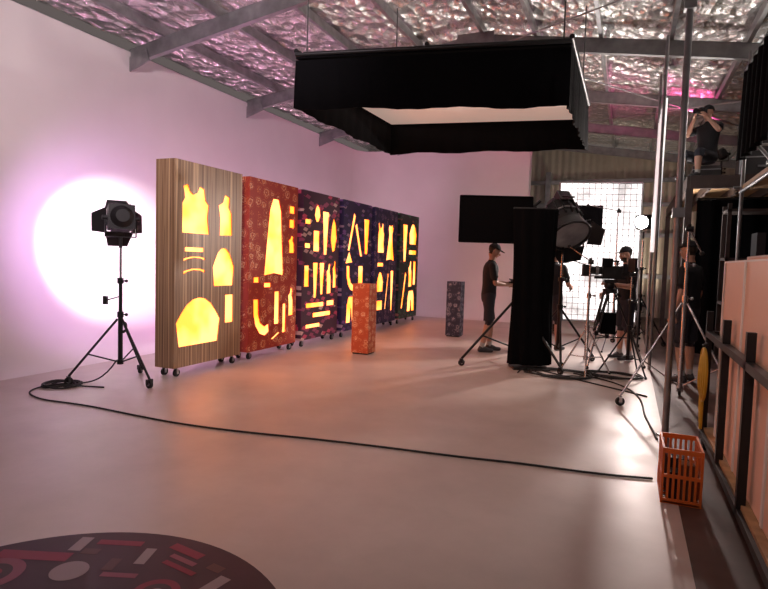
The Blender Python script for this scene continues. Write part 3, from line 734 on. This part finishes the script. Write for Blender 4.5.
for z in (1.3, 2.5, 3.3, 4.0):
    q.tube((1.35, 6.9, z), (1.35, 9.1, z), .022, STEEL); q.tube((1.25, 7, z+.05), (2.5, 7, z+.05), .022, STEEL); q.tube((1.25, 9, z+.05), (2.5, 9, z+.05), .022, STEEL)
q.tube((1.35, 7, 2.5), (1.35, 9, 3.3), .02, STEEL); q.tube((1.35, 7, 3.3), (2.4, 7, 2.5), .02, STEEL)
q.box((1.9, 7.0, 2.75), (.7, .35, .3), GR2); q.box((1.9, 8.0, 2.56), (1.1, 2.1, .05), TIMBER)
q.done('scaffold_frame')

# ------------------------------------------------------------ board trolley at right
q = MB(); X0, X1, YA, YE = .62, 1.25, 2.3, 5.2
for y in (YA, 3.55, 4.35, YE):
    q.box((X0, y, .60), (.045, .045, 1.0), BLACK); q.box((X1, y, .8), (.045, .045, 1.4), BLACK)
for z in (.12, .92):
    q.box((X0, (YA+YE)/2, z), (.045, YE-YA, .045), BLACK); q.box((X1, (YA+YE)/2, z), (.045, YE-YA, .045), BLACK)
    for y in (YA, YE): q.box(((X0+X1)/2, y, z), (X1-X0, .045, .045), BLACK)
q.box(((X0+X1)/2, (YA+YE)/2, .15), (X1-X0, YE-YA, .03), TIMBER)
for x in (X0, X1):
    for y in (YA+.1, YE-.1): castor(q, x, y, .045, .12)
q.done('board_trolley')
q = MB(); WH = mat('white_edge', (.8, .74, .7), .6)
for k, (x, h, ya, ye) in enumerate(((.68, 1.32, 2.42, 4.95), (.76, 1.28, 2.4, 5.1), (.83, 1.36, 2.5, 5.0), (.91, 1.25, 2.4, 4.8))):
    q.box((x, (ya+ye)/2, .168+h/2), (.03, ye-ya, h), PEACH); q.box((x, (ya+ye)/2, .168+h), (.034, ye-ya, .012), WH)
    q.box((x, ye+.004, .168+h/2), (.034, .008, h), WH)
for y in (3.25, 4.1, 4.9): q.box((.662, y, .168+.66), (.01, .04, 1.31), WH)
q.done('stacked_peach_boards')
q = MB()
for k in range(16):
    x = .98+.2*random.random(); y = 3.5+1.6*k/16; h = 1.35+.35*random.random(); q.box((x, y, .17+h/2), (.03, .05, h), random.choice((TIMBER, WH, TIMBER, STEEL, RUST)), RX(random.uniform(-.02, .02)))
q.done('timber_offcuts')
YEL = mat('yellow_webbing', (.55, .33, .02), .6)
q = MB()
for k in range(5): q.torus((.572, 5.0+.012*k, .62), .2-.012*k, .011, YEL, RY(1.57) @ RX(.06*k))
for k in range(4): q.tube((.572, 4.95+.03*k, .8), (.572, 4.97+.03*k, .2+.04*k), .012, YEL)
q.tube((.56, 5.0, .84), (.592, 5.0, .86), .012, BLACK)
q.done('yellow_cable_coil')

# orange crate
OR = mat('orange_plastic', (.72, .15, .025), .45)
q = MB(); W, D, H = .21, .36, .34
for z, hh in ((.015, .03), (.17, .02), (.325, .03)):
    for s_ in (-1, 1): q.box((s_*W/2, 0, z), (.012, D, hh), OR); q.box((0, s_*D/2, z), (W, .012, hh), OR)
for s_ in (-1, 1):
    for k in range(11): q.box((s_*W/2, -D/2+D*k/10, H/2), (.01, .018, H), OR)
    for k in range(8): q.box((-W/2+W*k/7, s_*D/2, H/2), (.014, .01, H), OR)
for k in range(6): q.box((0, -D/2+D*k/5, .01), (W, .012, .01), OR)
for k in range(5): q.box((-W/2+W*k/4, 0, .012), (.012, D, .01), OR)
for x, y, z, s3, mm in ((-.02, .06, .13, (.12, .18, .22), GR2), (.03, -.1, .13, (.08, .1, .22), KH), (-.04, -.1, .1, (.06, .1, .17), GR2)): q.box((x, y, z), s3, mm, RZ(.1))
q.done('orange_crate', (.36, 4.0, 0))

# ------------------------------------------------------------ cables
def cable(pts, r=.009, name='floor_cable'):
    cu = bpy.data.curves.new(name, 'CURVE'); cu.dimensions = '3D'; cu.bevel_depth = r; cu.bevel_resolution = 2; cu.resolution_u = 8
    sp = cu.splines.new('NURBS'); sp.points.add(len(pts)-1); sp.use_endpoint_u = True; sp.order_u = 4
    for i, pt in enumerate(pts): sp.points[i].co = (pt[0], pt[1], pt[2] if len(pt) > 2 else r+.001, 1)
    cu.materials.append(RUBBER); o = bpy.data.objects.new(name, cu); COL.objects.link(o)
cable([(-5.1, 4.55, .25), (-5.2, 4.45), (-5.45, 4.3), (-5.6, 4.1), (-5.5, 3.8), (-5.25, 3.7), (-5.02, 3.65), (-4.6, 3.72), (-4.09, 3.69), (-3.5, 3.66), (-2.9, 3.71), (-2.2, 3.86), (-1.51, 3.95), (-1.0, 4.0), (-.64, 4.08), (-.2, 4.1), (.1, 4.16), (.22, 4.2)], .008)
def tangle(cx, cy, r, n, seed, sx=1):
    random.seed(seed); pts = []
    for i in range(n):
        a = i*.9; rr = r*(.5+.5*random.random()); pts.append((cx+rr*sx*math.cos(a), cy+rr*math.sin(a), .01+.012*(i % 3)))
    return pts
cable(tangle(-5.45, 4.15, .25, 26, 1)+[(-5.0, 4.3)]); cable(tangle(-.75, 7.75, .4, 40, 2, 1.6)); cable(tangle(-.1, 8.0, .3, 30, 3, 1.6))
cable([(-.6, 7.9), (-.2, 7.7), (.1, 7.3), (.22, 6.6), (.2, 6.0), (.26, 5.6), (.29, 5.2)]); cable([(-1.4, 8.2), (-.9, 7.8), (-.3, 7.3), (.15, 7.0), (.26, 6.9)])
# ------------------------------------------------------------ general lighting
def added_wash_strip(loc, power, col):  # fixtures added behind the boxes to wash the wall pink
    q = MB(); q.box((0, 0, .06), (.16, 1.0, .08), BLACK); q.box((0, 0, .01), (.2, .3, .02), BLACK); q.box((-.06, 0, .1), (.04, .96, .012), WC)
    o = q.done('added_wall_wash_light', loc)
    l = V(loc)+V((-.1, 0, .16)); lamp('wash', 'AREA', l, l+V((-.9, 0, 1)), power, col, o, shape='RECTANGLE', size=.9, size_y=.1)
added_wash_strip((-5.45, 7.6, 0), 26, (1, .50, .88)); added_wash_strip((-5.45, 9.6, 0), 26, (1, .48, .76)); added_wash_strip((-5.45, 11.8, 0), 34, (1, .52, .68))
def added_fill_spot(loc, tgt, power, col, size, blend=.9):  # spotlights added out of view as fill for wall, boards and floor
    q = MB(); aim = (V(tgt)-V(loc)).normalized(); fresnel(q, (0, 0, 0), aim, .14, True, WC)
    q.tube((0, 0, .14), (0, 0, roofz(loc[0])-loc[2]+.02), .02, BLACK)
    o = q.done('added_hanging_spot', loc); lamp('added_fill_spot', 'SPOT', V(loc)+aim*.22, tgt, power, col, o, spot_size=size, spot_blend=blend, shadow_soft_size=.14)
added_fill_spot((-2.4, 1.6, 4.2), (-6.9, 7.6, 3.0), 600, (1, .82, .85), 1.5)
added_fill_spot((-.6, 1.2, 4.1), (1.5, 3.6, 1.0), 170, (1, .74, .62), .75)
added_fill_spot((-1.6, -.6, 4.2), (-3.0, 5.5, .4), 270, (1, .74, .70), 1.35)
def uplight(loc, tgt, power, col, size=1.4):  # fixtures added to brighten the roof foil and rear wall
    q = MB(); aim = (V(tgt)-V(loc)).normalized(); stand(q, .55, .3, .35, r=.012, castors=False); fresnel(q, (0, 0, .72), aim, .08, False, WC); yoke(q, (0, 0, .72), .11, .13)
    o = q.done('added_uplight_on_stand', loc); lamp('up', 'SPOT', V(loc)+V((0, 0, .72))+aim*.12, tgt, power, col, o, spot_size=size, spot_blend=.6, shadow_soft_size=.06)
uplight((3.3, 10.5, 2.89), (2.2, 8.3, 4.6), 520, (1, .90, .82), 2.1); uplight((1.5, 12.4, 2.89), (.3, 12.6, 4.8), 420, (1, .10, .35), 1.7)
uplight((.2, 12.0, 0), (0.0, 9.6, 4.8), 700, (1, .90, .82), 1.5); uplight((-.3, 16.4, 0), (0, 18.4, 3.5), 150, (1, .85, .65), 2.2)
uplight((1.75, 5.9, 0), (1.2, 5.6, 4.6), 450, (1, .90, .82), 1.5)

w = bpy.data.worlds.new('world'); C.scene.world = w; w.use_nodes = True
w.node_tree.nodes['Background'].inputs[0].default_value = (.75, .62, .60, 1); w.node_tree.nodes['Background'].inputs[1].default_value = .16

# ------------------------------------------------------------ camera
cd = bpy.data.cameras.new('camera'); cam = bpy.data.objects.new('camera', cd); COL.objects.link(cam)
cd.sensor_width = 36; cd.lens = 570/768*36; cd.clip_start = .05
yaw, pit, rol = math.radians(23.1), math.atan(33.3/570), .03
fw = V((-math.sin(yaw)*math.cos(pit), math.cos(yaw)*math.cos(pit), -math.sin(pit)))
rt = fw.cross(V((0, 0, 1))).normalized(); up = rt.cross(fw)
r2 = rt*math.cos(rol)+up*math.sin(rol); u2 = up*math.cos(rol)-rt*math.sin(rol)
cam.matrix_world = Matrix.Translation((0, 0, 1.42)) @ Matrix((r2, u2, -fw)).transposed().to_4x4()
C.scene.camera = cam
C.scene.view_settings.view_transform = 'Standard'
C.scene.view_settings.look = 'None'
